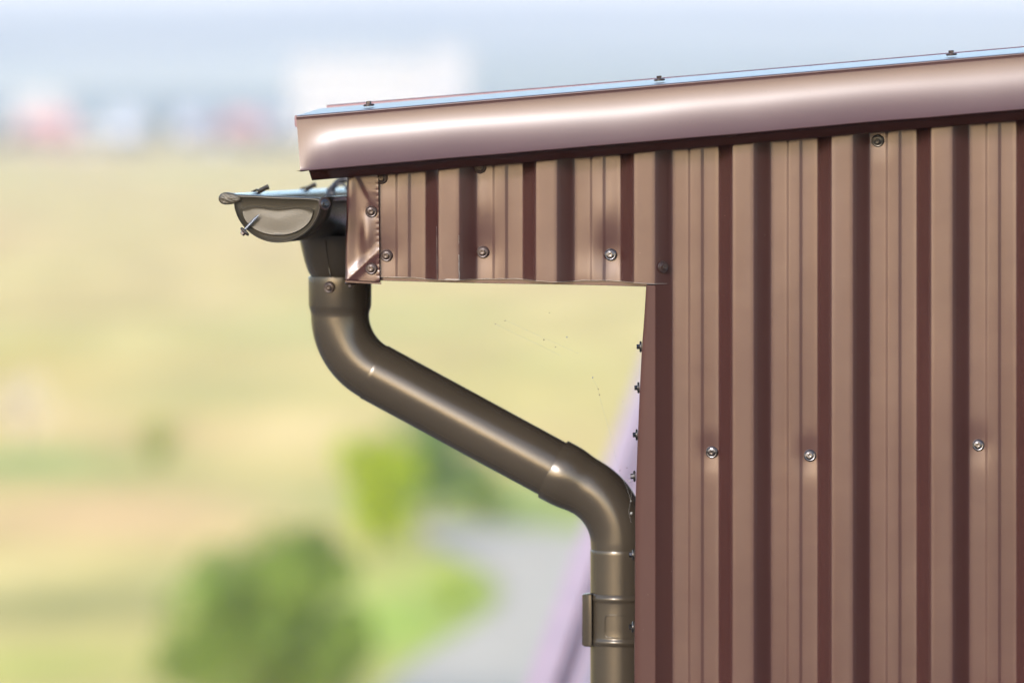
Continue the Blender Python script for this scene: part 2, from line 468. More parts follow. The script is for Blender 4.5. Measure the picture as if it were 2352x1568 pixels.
# roof sheet with ribs running down the slope
P = []
pts = [(-.06, -.004)]
v = .2
pts += [(.19, -.008)]
while v < DEPTH + .25:
    pts += [(v, -.010), (v + .018, .010), (v + .05, .010), (v + .068, -.010), (v + .2, -.010)]
    v += .25
for s in (0.012, 1.2, Lr):
    row = []
    for v, n_ in pts:
        p = B0 + sdv * s + nv * n_; p.y = v
        if .19 < v < .27: p = p + sdv * .05
        row.append(p)
    P.append(row)
V, F = grid(P); rs = me('roof_sheet', V, F, M['shed_roof'], shed)
sol(rs, .004)
# rib end seen over the flashing
a = L(758, 241.5, .24); b = L(1245, 201.5, .24)
V = []; F = []
dirv = (b - a).normalized(); e1 = a + dirv * 1.6
for p in (a, e1):
    for dy, dz in ((-.032, -.05), (-.030, -.0015), (-.028, 0), (.03, 0), (.045, -.02)):
        V.append(p + Vector((0, dy, dz)))
F = [(i, i + 1, i + 6, i + 5) for i in range(4)] + [(4, 3, 2, 1, 0)]
me('roof_rib', V, F, M['shed_roof'], shed)

# roof screws along the verge top
for x, yb in ((847, 249), (1515, 186), (2186, 129)):
    t_ = (U(x, -.01) - B0.x) / math.cos(AL)
    for k in (0,):
        p = B0 + sdv * t_ + nv * .0062; p.y = -.006
        screw(shed, p, nv + Vector((0, .0, 0)), 'brown', .95)
for k in (3, 4, 5, 6):
    p = B0 + sdv * (.107 + .437 * k) + nv * .0062; p.y = -.006
    screw(shed, p, nv, 'brown', .95)
# face screws
def fscrew(x, y, v, kind, nrm=(0, -1, 0), sc_=1., label=None):
    p = L(x, y, v); p.y += dent(p.x, p.z); return screw(shed, p, nrm, kind, sc_, label=label)
fscrew(1635, 1038, -.0005, 'steel', (-.06, -1, -.03), label='unpainted steel screw, leftmost on the wall')
fscrew(1860, 1046, -.0005, 'steel', (.03, -1, .08), label='unpainted steel screw in the middle of the wall')
fscrew(2247, 1022, -.0005, 'steel', (0, -1, .04), .97, label='unpainted steel screw, rightmost on the wall')
fscrew(2016, 323, -.0005, 'dark', (-.05, -1, -.12), 1.05, label='blackened screw just under the verge')
fscrew(1402, 585, -.0035, 'steel', (0, -1, .05), 1., label='half painted steel screw on the eave sheet').active_material
fscrew(1109, 579, -.0030, 'brown', (-.04, -1, .03))
fscrew(888, 587, -.0020, 'brown', (-.05, -1, 0))
fscrew(877, 409, -.0015, 'brown'); fscrew(1103, 385, -.0015, 'brown')
fscrew(1521, 613, -.0165, 'brown', (.62, -.78, .05), 1.0)
screw(shed, L(853, 486, TV - .0005), (.05, -1, 0), 'brown', .98)
screw(shed, L(853, 617, TV - .0005), (-.03, -1, .03), 'brown', 1.0)
screw(shed, L(806, 648, .012), (0, -.12, -1), 'brown', 1.0)
for x, y, v in ((1474, 796, -.006), (1469, 890, -.006), (1465, 998, -.006), (1460, 1093, -.006), (1457, 1273, -.009), (1456.5, 1439, -.009)):
    screw(shed, L(x, y, v), (-1, -.10 + random.uniform(-.05, .05), random.uniform(-.04, .04)), 'steel', .95, label='unpainted screw head poking out of the corner')
for y in (1640, 1840, 2040):
    screw(shed, L(1457, y, -.009), (-1, -.1, 0), 'steel', .95)
for x in (2080, 2400, 2620, 2840):
    if x > 2352: fscrew(x, 1030, -.0005, 'steel')

# ------------------------------------------------------------------ GUTTER
VC = -.10
gut = shed_root('rain_gutter', 'half-round bronze brown gutter under the left roof edge with a screw piercing its end cap', 'gutter', U(637, VC), VC, 0)
gut['_off'] = (U(637, VC), VC, 0)
SL = -.0073
def gpt(x, y, v):
    p = L(x, y, VC); return Vector((p.x, v, p.z + SL * (v - VC)))
GL = 4.4
def gsec(f=1., top=0):
    s = [(741, 452.5), (739.5, 458)]
    for i in range(0, 37):
        a = math.pi * i / 36
        s.append((637 + 102 * f * math.cos(a) * (1 if math.cos(a) > 0 else .985), 453 + 3.5 * math.cos(a) + 104 * f * math.sin(a)))
    return s
sec = gsec()
P = []
for v in [VC + .004, .0, .1, .2, .35, .6, 1, 1.6, 2.4, 3.4, GL]:
    P.append([gpt(x, y, v) for x, y in sec])
V, F = grid(P); gb = me('trough', V, F, M['bronze'], gut, True)
sol(gb, .0012)
bead = [gpt(519, 456, v) for v in (VC + .002, .2, .6, 1.2, 2.4, GL)]
V, F = tube(bead, 11.5 * PX, 20); me('bead', V, F, M['bronze'], gut, True)

# end cap
NT, NA = 26, 54
def outer():
    o = [(541 + (738 - 541) * i / NT, 446.5 + (455 - 446.5) * i / NT) for i in range(NT)]
    for i in range(NA):
        a = math.pi * (i / NA) ** 1.0
        ax, ay = 637 + 101.5 * math.cos(a), 457 + 100.5 * math.sin(a) + 1.5 * math.cos(a)
        o.append((ax, ay))
    return o
def inner():
    o = []
    for i in range(NT):
        t = i / NT; x = 555.5 + 161 * t
        o.append((x, 483 + 2 * t - 8.5 * (1 - abs(2 * t - 1) ** 5) + 6.5 * math.sin(math.pi * t) ** 4))
    for i in range(NA):
        a = math.pi * i / NA
        o.append((636 + 80.5 * math.cos(a), 484 + math.cos(a) + 55.5 * math.sin(a)))
    return o
O, I = outer(), inner()
prof = [(0, .022), (0, .004), (.0, .0015), (.03, -.0002), (.09, -.0020), (.15, -.0021), (.20, -.0004), (.26, .0020), (.60, .0058), (.80, .0078), (.86, .0082), (.92, .0046), (.96, .0040), (1.0, .0050)]
cx_, cy_ = 637, 505
P = []
for t, h in prof:
    row = []
    for (ox, oy), (ix, iy) in zip(O, I):
        x, y = ox + (ix - ox) * t, oy + (iy - oy) * t
        row.append(gpt(x, y, VC + h))
    P.append(row)
for q in (.85, .65, .45, .25, .08):
    P.append([gpt(cx_ + (ix - cx_) * q, cy_ + (iy - cy_) * q, VC + .0055 - .0012 * (1 - q)) for ix, iy in I])
V, F = grid(P, True); F.append(tuple(range(len(V) - NT - NA, len(V))))
# ear over the bead with pressed wrinkles
E = []
for r in (1, 1, .93, .8, .6, .4, .2, .02):
    row = []
    for k in range(48):
        a = 2 * math.pi * k / 48
        rx = 17 if math.cos(a) < 0 else 34
        ex = 519 + rx * math.cos(a) * r; ey = 456 + (14.2 if math.cos(a) < 0 else 14.2 - 2.5 * math.cos(a)) * math.sin(a) * r + (3 if math.cos(a) > 0 else 0) * math.cos(a) * r * .3
        ang = math.atan2(ey - 474, ex - 556)
        rid = .0011 * math.sin(ang * 26) * (1 - abs(2 * r - 1)) * (1 if ex > 512 else .3)
        h = {1: 0}.get(r, -.0035 * math.sqrt(max(0, 1 - r * r)) ) + rid
        row.append(gpt(ex, ey, VC - .0008 + h + (.016 if len(E) == 0 else 0)))
    E.append(row)
Ve, Fe = grid(E, True)
Vc, Fc = join([(V, F), (Ve, Fe)])
cap_ = me('end_cap', Vc, Fc, M['cap'], gut, True, 60)
bm = bmesh.new(); bm.from_mesh(cap_.data); bmesh.ops.recalc_face_normals(bm, faces=bm.faces); bm.to_mesh(cap_.data); bm.free()
cap_.data.set_sharp_from_angle(angle=R(60))
cap_['label'] = 'pressed half-moon cap with a recessed panel'
# screw through the rim: thread shows in front of the panel
a, b = gpt(563, 527, VC - .001), gpt(597, 492, VC - .004)
N = 150; path = []; rad = []
for i in range(N + 1):
    t = i / N; path.append(a.lerp(b, t)); base = .0025 * (1 if t < .72 else (1 - (t - .72) / .28 * .93))
    ph = (t * 11) % 1; rad.append(base * (.72 + .5 * (1 - abs(2 * ph - 1)) ** 2))
V, F = tube(path, rad, 14); M['zinc'] = mat('bright_zinc', (.26, .27, .30), .25, .9)
tip = me('screw_thread', V, F, M['zinc'], gut, True); tip['label'] = 'bare threaded tip sticking out across the cap'
dirn = (a - b).normalized()
screw(gut, gpt(562, 530, VC + .006), (dirn.x, 0, dirn.z), 'brown', .95)
screw(gut, gpt(743, 468, VC + .004), (.62, -.78, .1), 'brown', 1.1).data = SM['steel', 'head']
# brackets: strap over the top, clip curled on the bead
def strip(path, wid, th, axis=Vector((0, 1, 0))):
    V = []; F = []
    for p in path:
        V += [p - axis * wid / 2, p + axis * wid / 2]
    n = len(path)
    for i in range(n - 1): F.append((2 * i, 2 * i + 1, 2 * i + 3, 2 * i + 2))
    return V, F
for v in (.15, .55, 1.15, 1.75, 2.35, 2.95, 3.55):
    pth = []
    for i in range(0, 31):
        a = math.pi * i / 30
        pth.append(gpt(637 + 99 * math.cos(a), 453 + 101 * math.sin(a), v))
    pth = [gpt(742, 430, v)] + pth + [gpt(528, 462, v), gpt(519, 470.5, v), gpt(508, 466, v), gpt(504.5, 456, v), gpt(509, 445, v), gpt(519, 441, v)]
    V, F = strip(pth, .024, .002); o = me('bracket', V, F, M['bronze'], gut, True); sol(o, .0025)
    pth = [gpt(519, 444, v), gpt(526, 441, v), gpt(537, 435, v), gpt(544, 432.5, v)]
    V, F = tube(pth, [.0035, .0038, .0038, .0042], 4); o2 = me('clip', V, F, M['bronze'], gut)
    o2.parent = o; o2['_x'] = 1
    # tie across the trough
# black strap with a curl near the fascia
strap = shed_root('cable_clamp', 'small black bent clamp by the gutter where it meets the fascia', 'clamp', U(770, .55), .55)
pa = [L(757, 450, .55), L(759, 438, .55), L(765, 430, .56), L(771, 421, .57), L(778, 416, .57), L(788, 413, .58), (L(800, 411, .58))]
V, F = tube(pa, [.0075, .0065, .005, .0045, .005, .006, .006], 10); me('strap', V, F, M['black'], strap, True)
V, F = tube([L(772, 429, .56), L(778, 424, .56), L(786, 423, .56), L(795, 427, .56)], .0022, 8); me('wire_loop', V, F, M['black'], strap, True)
V, F = tube([L(753, 441, .55), L(768, 446, .55)], [.006, .0065], 8); me('clamp_nut', V, F, M['black'], strap, True)
V, F = tube([L(793, 432, .55), L(803, 431, .55)], [.004, .004], 6); me('bolt', V, F, M['black'], strap, False)

# ------------------------------------------------------------------ DOWNPIPE
VP = .25
dp = shed_root('downpipe', 'bronze brown rainwater pipe with two elbows running down beside the wall corner', 'downpipe', U(1423, VP), VP)
def R_(px): return px * PX * (D0 + VP) / D0
def PT(x, y): return L(x, y, VP)
def arc(x0, y0, a0, a1, rr, n=26):
    """image-space arc; direction angle a0 -> a1 measured from +x down"""
    pts = []; x, y = x0, y0
    for i in range(n + 1):
        a = a0 + (a1 - a0) * i / n
        pts.append((x, y)); x += math.cos(a + (a1 - a0) / n / 2) * rr * abs(a1 - a0) / n; y += math.sin(a + (a1 - a0) / n / 2) * rr * abs(a1 - a0) / n
    return pts
def pipe(name, pts, rad, parent=dp, m='bronze', n=64, rim=True):
    path = [PT(*p) for p in pts]
    V, F = tube(path, [R_(r) for r in rad], n, cap=False)
    if rim:    # rolled-in mouth at both ends so the sheet shows its thickness
        k = n
        for ring0, s in ((0, 1), (len(path) - 1, -1)):
            c = path[ring0]; b0 = len(V)
            for j in range(k):
                p = V[ring0 * k + j]; V.append(c + (p - c) * .955)
            for j in range(k):
                j2 = (j + 1) % k; F.append((ring0 * k + j, b0 + j, b0 + j2, ring0 * k + j2))
    o = me(name, V, F, M[m], parent, True, 38)
    return o
# outlet funnel
f = []; rr_ = []
for y, r in ((541, 97), (547, 94.5), (560, 91.5), (580, 87), (600, 82), (615, 77), (625, 73), (631, 69), (640, 66), (660, 66)):
    f.append((781, y)); rr_.append(r)
pipe('outlet_funnel', f, rr_)
# flange strip of the outlet hugging the trough
V, F = tube([PT(781, 540), PT(781, 545)], [R_(101), R_(99)], 48); me('outlet_rim', V, F, M['bronze'], dp, True, 40)
# standing seam on funnel
sv = []
for y, r, x in ((550, 93.5, 764), (600, 82, 768), (632, 71, 772)):
    c = PT(781, y); dx_ = (x - 781) / r; p = c + Vector((dx_ * R_(r), -math.sqrt(1 - dx_ * dx_) * R_(r) - .0006, 0)); sv.append(p)
V, F = tube(sv, .0011, 6); me('seam', V, F, M['bronze'], dp, True)
# upper elbow
a_d = math.atan2(225, 415)
arcp = arc(781, 722, math.pi / 2, a_d, 150)
ex, ey = arcp[-1]
pts = [(781, 634.5), (781, 637), (781, 650), (781, 700), (781, 706), (781, 712), (781, 718)] + arcp + [(ex + math.cos(a_d) * 30, ey + math.sin(a_d) * 30)]
rad = [72.5, 73, 73, 72.5, 71.5, 69.2, 68] + [67.2 - .6 * i / 26 for i in range(27)] + [66]
pipe('elbow', pts, rad)
# diagonal pipe
def dg(t): return (ex + math.cos(a_d) * t, ey + math.sin(a_d) * t)
pipe('sloping_pipe', [dg(0), dg(2), dg(8), dg(120), dg(240), dg(360), dg(480), dg(520)], [68.1, 68.6, 68.4, 68, 68, 67.8, 67.6, 67])
# lower elbow with its socket
tx = (1423 - 150 * (1 - math.cos(math.pi / 2 - a_d)) - ex) / math.cos(a_d)
sx, sy = dg(tx)
arcl = arc(sx, sy, a_d, math.pi / 2, 150)
lx_, ly_ = arcl[-1]
so = tx - 84
pts = [dg(so), dg(so + 2), dg(so + 34), dg(so + 46), dg(so + 58), dg(so + 68), dg(so + 78)] + arcl[1:] + [(lx_, ly_ + 14), (lx_, ly_ + 30)]
rad = [72.5, 73.4, 73.2, 72.2, 70.6, 69.0, 68.0] + [67.6 - 1.2 * i / 26 for i in range(1, 27)] + [65.5, 65]
pipe('elbow', pts, rad)
# vertical pipe
zb = (12.0 - .05)
V_pts = [(lx_, 1261), (lx_, 1263), (lx_, 1270), (lx_, 1500), (lx_, 1640)]
pth = [PT(*p) for p in V_pts]; pth += [Vector((pth[-1].x, VP, z)) for z in (9, 6, 3, .15)]
V, F = tube(pth, [R_(66.2)] * 1 + [R_(67)] * (len(pth) - 1), 64, cap=False)
me('lower_pipe', V, F, M['bronze'], dp, True)
# clamp: two rounded ribs, hinge tab and embossed frame
cl_prof = [(1361, 67.8), (1361.5, 68.6), (1364, 69.0), (1366, 70.6), (1369, 71.6), (1373, 71.6), (1376, 70.4), (1378, 69.0), (1382, 68.8), (1400, 68.8), (1440, 68.8), (1461, 68.8),
           (1463, 69.0), (1465, 70.6), (1468, 71.6), (1471, 71.6), (1474, 70.6), (1476, 69.2), (1478, 68.8), (1479, 67.6)]
V, F = tube([PT(lx_, y) for y, r in cl_prof], [R_(r) for y, r in cl_prof], 72, cap=False)
clamp = me('pipe_clamp', V, F, M['bronze'], dp, True, 60)
# emboss frame on the clamp front
def oncyl(x, y, r=69.0):
    c = PT(lx_, y); d_ = (x - lx_) / r; d_ = max(-.999, min(.999, d_)); return c + Vector((d_ * R_(r), -math.sqrt(1 - d_ * d_) * R_(r), 0))
fr = [(1489, 1406), (1470, 1406), (1440, 1406), (1412, 1406), (1404, 1406.5), (1399.5, 1409), (1397.5, 1414), (1397.5, 1450), (1399, 1455), (1404, 1457.5), (1420, 1458), (1450, 1458), (1489, 1458)]
V, F = tube([oncyl(*p) for p in fr], .0011, 8); o = me('embossed_frame', V, F, M['bronze'], dp, True); o.parent = clamp
tb = []
for y in (1360, 1362, 1476, 1480):
    k = 1 if 1361 < y < 1478 else .6
    c = PT(1356, y)
    tb.append([c + Vector((.006, -.035, 0)), c + Vector((-.001 * k, -.030, 0)), c + Vector((-.0092 * k, -.026, 0)), c + Vector((-.0095 * k, -.022, 0)), c + Vector((-.0088 * k, -.005, 0)), c + Vector((.003, .0, 0))])
V, F = grid(tb); F.append(tuple(range(6))); o = me('hinge_tab', V, F, M['bronze'], dp, True, 30); o.parent = clamp; sol(o, .002)
hp = [PT(1357, 1359) + Vector((0, -.022, 0)), PT(1357, 1481) + Vector((0, -.022, 0))]
V, F = tube(hp, .0028, 10); o = me('hinge_pin', V, F, M['bronze'], dp, True, 40); o.parent = clamp
# clamp fixing into the wall
V, F = box(*[PT(1480, 1420).x, PT(1480, 1420).x + .05], VP - .012, VP + .012, PT(0, 1432).z, PT(0, 1408).z); o = me('wall_arm', V, F, M['bronze'], dp); o.parent = clamp
# pipe screw on the top collar
c = PT(781, 657); dx_ = (770 - 781) / 73.
nr = Vector((dx_, -math.sqrt(1 - dx_ * dx_), 0)); screw(dp, c + nr * R_(73), nr, 'brown', 1.0)

# ------------------------------------------------------------------ cobweb in the gap
web = shed_root('cobweb', 'torn cobweb with tiny caught specks in the gap between eave box and downpipe', 'cobweb', U(1300, .1), .1)
strands = [((1135, 742), (1180, 765), (1240, 792), (1290, 818)), ((1160, 735), (1215, 760), (1280, 790), (1330, 812)), ((1373, 892), (1385, 940), (1400, 990), (1412, 1040), (1424, 1085)),
           ((1360, 868), (1368, 880), (1373, 892)), ((1452, 1110), (1449, 1145), (1444, 1175), (1450, 1200)), ((1424, 1085), (1440, 1120), (1449, 1150)), ((858, 650), (840, 650), (815, 645))]
parts = []
for s_ in strands:
    vv = .1 if s_[0][0] < 1430 else .16
    parts.append(tube([L(x, y, vv) for x, y in s_], .00010, 4))
for V, F in parts: me('strand', V, F, M['web'], web)
def blob(p, r, seed):
    rnd = random.Random(seed); bmx = bmesh.new(); bmesh.ops.create_icosphere(bmx, subdivisions=1, radius=r)
    V = [Vector((v.co.x * rnd.uniform(.6, 1.4), v.co.y, v.co.z * rnd.uniform(.6, 1.4))) + p for v in bmx.verts]; F = [tuple(v.index for v in f.verts) for f in bmx.faces]; bmx.free(); return V, F
dk = [blob(L(x, y, .1), r, i) for i, (x, y, r) in enumerate([(1138, 744, .0008), (1262, 718, .0008), (1160, 736, .0008), (1249, 780, .0010), (1276, 797, .0009), (1374, 893, .0010), (1377, 906, .0011), (1440, 1074, .0009), (1424, 1080, .0007)])]
for V, F in dk: me('speck', V, F, M['speck'], web)
wt = [blob(L(x, y, v_), r, i + 50) for i, (x, y, r, v_) in enumerate([(1361, 867, .0013, .1), (1302, 774, .0012, .1), (1430, 922, .0008, .1), (1450, 1178, .0020, .17), (1447, 1105, .0014, .1), (1449, 1150, .0012, .15), (1442, 1102, .0011, .1)])]
for V, F in wt: me('silk_tuft', V, F, M['web'], web, True)

# ------------------------------------------------------------------ LOWER WING behind the corner
A0 = Vector(((1222 - CX) * 15 / FOC, 15, HC - (1568 - YH) * 15 / FOC))
A1 = Vector(((1468 - CX) * 21 / FOC, 21, HC - (880 - YH) * 21 / FOC))
low = root('lower_wing', 'lower building behind the corner with a mauve sheet roof', 'building', (A0.x, 14, 0))
d_ = (A1 - A0); A_s = A0 - d_ * .10; A_e = A0 + d_ * 1.15
def lme(name, V, F, m, smooth=False):
    o = me(name, [Vector(p) - low.location for p in V], F, m, low, smooth); return o
perp = Vector((1, 0, .0))
P = []
cols = [(0, 0), (.0, .05), (.075, .05), (.08, .0)]
x = .10
while x < 4:
    cols += [(x, 0), (x + .02, .035), (x + .05, .035), (x + .07, 0)]; x += .22
for t in (0, 1):
    b = A_s if t == 0 else A_e
    P.append([b + perp * cx + Vector((0, 0, cz)) for cx, cz in cols])
V, F = grid(P); lme('roof', V, F, M['roof'])
V = [A_s + Vector((.08, 0, -.05)), A_e + Vector((.08, 0, -.05)), Vector((A_e.x + .08, A_e.y, 0)), Vector((A_s.x + .08, A_s.y, 0)),
     A_s + Vector((4, 0, -.05)), Vector((A_s.x + 4, A_s.y, 0)), A_e + Vector((4, 0, -.05)), Vector((A_e.x + 4, A_e.y, 0))]
lme('wall', V, [(0, 1, 2, 3), (4, 0, 3, 5), (1, 6, 7, 2)], M['clad'])

# ------------------------------------------------------------------ GROUND with painted-in vegetation tones (own colour of soil and grass)
TAN = np.array([.50, .40, .185]); YEL = np.array([.46, .42, .17]); PINK = np.array([.56, .40, .235]); GRN = np.array([.19, .27, .07]); PALE = np.array([.54, .46, .27]); OLV = np.array([.26, .27, .09])
BR = np.array([.24, .36, .05])
def ell(x0, y0, rx, ry, col, s=1.):
    gx, gy = ground(x0, y0); _, g2 = ground(x0, y0 + ry); _, g1 = ground(x0, y0 - ry)
    return (gx, gy, rx * gy / FOC, gy - g2, g1 - gy, np.array(col), s)
ells = [ell(60, 1062, 200, 26, (.20, .32, .10), .9), ell(240, 1078, 160, 22, (.30, .34, .12), .8), ell(620, 1150, 260, 30, (.34, .40, .17), .6), ell(330, 1060, 80, 30, (.32, .33, .10), .5),
        ell(250, 1185, 420, 55, (.60, .42, .26), .8), ell(700, 1240, 200, 40, (.58, .44, .25), .6), ell(120, 1390, 300, 50, (.24, .24, .09), .85), ell(80, 1530, 260, 45, (.36, .40, .10), .7),
        ell(560, 1330, 240, 50, (.42, .44, .20), .6), ell(900, 1420, 260, 130, BR * 1.1, .85), ell(1050, 1350, 110, 60, BR, .9), ell(850, 1330, 160, 50, (.40, .43, .14), .7),
        ell(1180, 1150, 260, 55, (.26, .34, .09), .9), ell(1330, 1205, 160, 28, (.24, .34, .08), .9), ell(950, 1150, 200, 60, (.30, .36, .09), .7),
        ell(1000, 1000, 300, 40, (.48, .44, .19), .5), ell(700, 760, 200, 30, (.42, .44, .20), .5), ell(1150, 900, 300, 30, (.52, .45, .18), .5), ell(430, 1000, 240, 30, (.58, .42, .22), .6), ell(700, 990, 200, 30, (.55, .43, .26), .5),
        ell(330, 640, 150, 14, (.56, .42, .26), .5), ell(500, 700, 120, 18, (.56, .43, .28), .5), ell(150, 720, 200, 25, (.50, .38, .20), .5),
        ell(150, 860, 180, 26, (.50, .38, .14), .5), ell(40, 830, 70, 40, (.48, .38, .10), .6),
        ell(520, 880, 260, 16, (.36, .40, .18), .5), ell(200, 500, 260, 10, (.40, .40, .16), .5), ell(560, 560, 220, 9, (.58, .42, .26), .6), ell(1000, 740, 170, 20, (.40, .42, .16), .5),
        ell(1250, 820, 160, 22, (.42, .43, .15), .5), ell(80, 960, 120, 18, (.56, .38, .26), .6), ell(430, 930, 160, 16, (.36, .38, .12), .4), ell(1100, 1000, 260, 24, (.58, .42, .24), .5)]
def gcol(x, y):
    n1 = noise.noise(Vector((x * .05, y * .012, 0))); n2 = noise.noise(Vector((x * .012, y * .003, 5))); n3 = noise.noise(Vector((x * .2, y * .05, 9)))
    c = TAN + (YEL - TAN) * min(1, max(0, .5 + 1.3 * n1)); c = c + (PINK - c) * min(1, max(0, n2 * 1.6 + .15)) * .6
    c = c + (PALE - c) * max(0, n3) * .7
    for ex_, ey_, a, b1, b2, col, s in ells:
        b = b1 if y < ey_ else b2
        q = ((x - ex_) / a) ** 2 + ((y - ey_) / b) ** 2
        if q < 6: c = c + (col - c) * min(1, s * 1.25) * math.exp(-q * .9)
    c = c * (1 + .30 * n3)
    return c * np.array([.97, .84, .55])
V = []; Fg = []; cols_ = []
rs_ = list(np.geomspace(3, 70, 10)) + list(np.geomspace(75, 1300, 150)) + [1700, 2400, 4000, 7000, 9000]
angs = [-math.pi + (math.pi - R(8)) * i / 12 for i in range(12)] + [R(-8) + R(16) * i / 130 for i in range(131)] + [R(8) + (math.pi - R(8)) * i / 12 for i in range(1, 12)]
na = len(angs)
V.append((0, 0, 0)); cols_.append(gcol(0, 0))
for r in rs_:
    for a in angs:
        x, y = r * math.sin(a), r * math.cos(a); V.append((x, y, 0)); cols_.append(gcol(x, y))
for j in range(na): Fg.append((0, 1 + (j + 1) % na, 1 + j))
for i in range(len(rs_) - 1):
    for j in range(na):
        j2 = (j + 1) % na; Fg.append((1 + i * na + j, 1 + i * na + j2, 1 + (i + 1) * na + j2, 1 + (i + 1) * na + j))
def attr_mat(name, rough=.9, nscale=2., namt=.25, trans=0):
    m = bpy.data.materials.new(name); m.use_nodes = True; n = m.node_tree; b = n.nodes['Principled BSDF']
    at = n.nodes.new('ShaderNodeAttribute'); at.attribute_name = 'tone'
    tc = n.nodes.new('ShaderNodeTexCoord'); nz = n.nodes.new('ShaderNodeTexNoise'); nz.inputs['Scale'].default_value = nscale; nz.inputs['Detail'].default_value = 5
    n.links.new(tc.outputs['Object'], nz.inputs['Vector'])
    mr = n.nodes.new('ShaderNodeMapRange'); mr.inputs[1].default_value = .3; mr.inputs[2].default_value = .7; mr.inputs[3].default_value = 1 - namt; mr.inputs[4].default_value = 1 + namt
    n.links.new(nz.outputs[0], mr.inputs[0])
    s = n.nodes.new('ShaderNodeVectorMath'); s.operation = 'SCALE'; n.links.new(at.outputs['Color'], s.inputs[0]); n.links.new(mr.outputs[0], s.inputs[3])
    n.links.new(s.outputs[0], b.inputs['Base Color']); b.inputs['Roughness'].default_value = rough; b.inputs['Specular IOR Level'].default_value = .2
    return m
def paint(o, cl):
    a = o.data.color_attributes.new('tone', 'FLOAT_COLOR', 'POINT')
    a.data.foreach_set('color', np.array([[c[0], c[1], c[2], 1] for c in cl], dtype=np.float32).ravel())
M['meadow'] = attr_mat('meadow', .95, .8, .2)
fld = me('field', V, orient(Fg), M['meadow']); paint(fld, cols_); props(fld, 'dry yellow meadow with greener patches', kind='structure')

# unseen dark ground, added to darken the low reflections in the metal
yd = [Vector((10 + 160 * math.sin(a) * (1 + .05 * math.sin(3 * a)), -76 + 160 * math.cos(a) * (1 + .04 * math.sin(2 * a)), .02)) for a in [2 * math.pi * i / 64 for i in range(64)]]
M['asphalt'] = mat('yard_asphalt', (.075, .07, .068), .85, vary=(.3, .15))
yo = me('yard', yd, orient([tuple(range(64))]), M['asphalt']); props(yo, 'unseen dark ground added for the reflections in the metal', kind='structure')

# road
outl = [(860, 1700), (900, 1568), (985, 1500), (1085, 1440), (1150, 1395), (1165, 1360), (1150, 1325), (1090, 1292), (1030, 1262), (985, 1232), (975, 1212),
        (1010, 1204), (1100, 1207), (1220, 1216), (1330, 1228), (1420, 1250), (1480, 1300), (1460, 1400), (1400, 1500), (1380, 1700)]
def flat(name, outl, z, m, label=None):
    bmx = bmesh.new(); vv = [bmx.verts.new((*ground(x, y), z)) for x, y in outl]; bmx.faces.new(vv)
    bmesh.ops.triangulate(bmx, faces=bmx.faces); bmesh.ops.recalc_face_normals(bmx, faces=bmx.faces)
    for f_ in bmx.faces:
        if f_.normal.z < 0: f_.normal_flip()
    d = bpy.data.meshes.new(name); bmx.to_mesh(d); bmx.free(); d.materials.append(m)
    o = bpy.data.objects.new(name, d); C.objects.link(o); return props(o, label, kind='structure')
M['road'] = mat('worn_road', (.40, .345, .27), .95, 0, .05, vary=(.6, .12))
M['grit'] = mat('road_shoulder', (.26, .22, .17), .95, vary=(.8, .15))
sh_out = [(x + (-14 if x < 1200 else 14), y + (3 if y > 1220 and x < 1200 else -3)) for x, y in outl]
flat('road_shoulder', sh_out, .02, M['grit'], 'gravel edge of the country road')
flat('road', outl, .045, M['road'], 'pale grey country road bending past the shrubs')

# ------------------------------------------------------------------ foliage
def leaf_mat(name, col, t=.35):
    m = bpy.data.materials.new(name); m.use_nodes = True; n = m.node_tree; b = n.nodes['Principled BSDF']
    tc = n.nodes.new('ShaderNodeTexCoord'); nz = n.nodes.new('ShaderNodeTexNoise'); nz.inputs['Scale'].default_value = 2.2; n.links.new(tc.outputs['Object'], nz.inputs['Vector'])
    mx = n.nodes.new('ShaderNodeMix'); mx.data_type = 'RGBA'; n.links.new(nz.outputs[0], mx.inputs[0])
    mx.inputs[6].default_value = (*[c * .35 for c in col], 1); mx.inputs[7].default_value = (*[min(1, c * 1.75) for c in col], 1)
    tr = n.nodes.new('ShaderNodeBsdfTranslucent'); ad = n.nodes.new('ShaderNodeMixShader'); ad.inputs[0].default_value = t
    n.links.new(mx.outputs[2], b.inputs['Base Color']); n.links.new(mx.outputs[2], tr.inputs[0]); b.inputs['Roughness'].default_value = .6; b.inputs['Specular IOR Level'].default_value = .12
    n.links.new(b.outputs[0], ad.inputs[1]); n.links.new(tr.outputs[0], ad.inputs[2]); n.links.new(ad.outputs[0], n.nodes['Material Output'].inputs[0])
    return m
M['leaf_dark'] = leaf_mat('dark_leaves', (.165, .235, .042)); M['leaf_bright'] = leaf_mat('bright_leaves', (.32, .40, .02), .45)
M['leaf_blue'] = leaf_mat('bluish_leaves', (.13, .21, .06)); M['leaf_olive'] = leaf_mat('olive_leaves', (.25, .29, .05), .45)
M['leaf_pale'] = leaf_mat('pale_flower_heads', (.62, .50, .38), .3); M['leaf_far'] = leaf_mat('town_tree_leaves', (.028, .055, .042), .1)
M['bark'] = mat('bark', (.10, .075, .05), .9, vary=(5, .2))
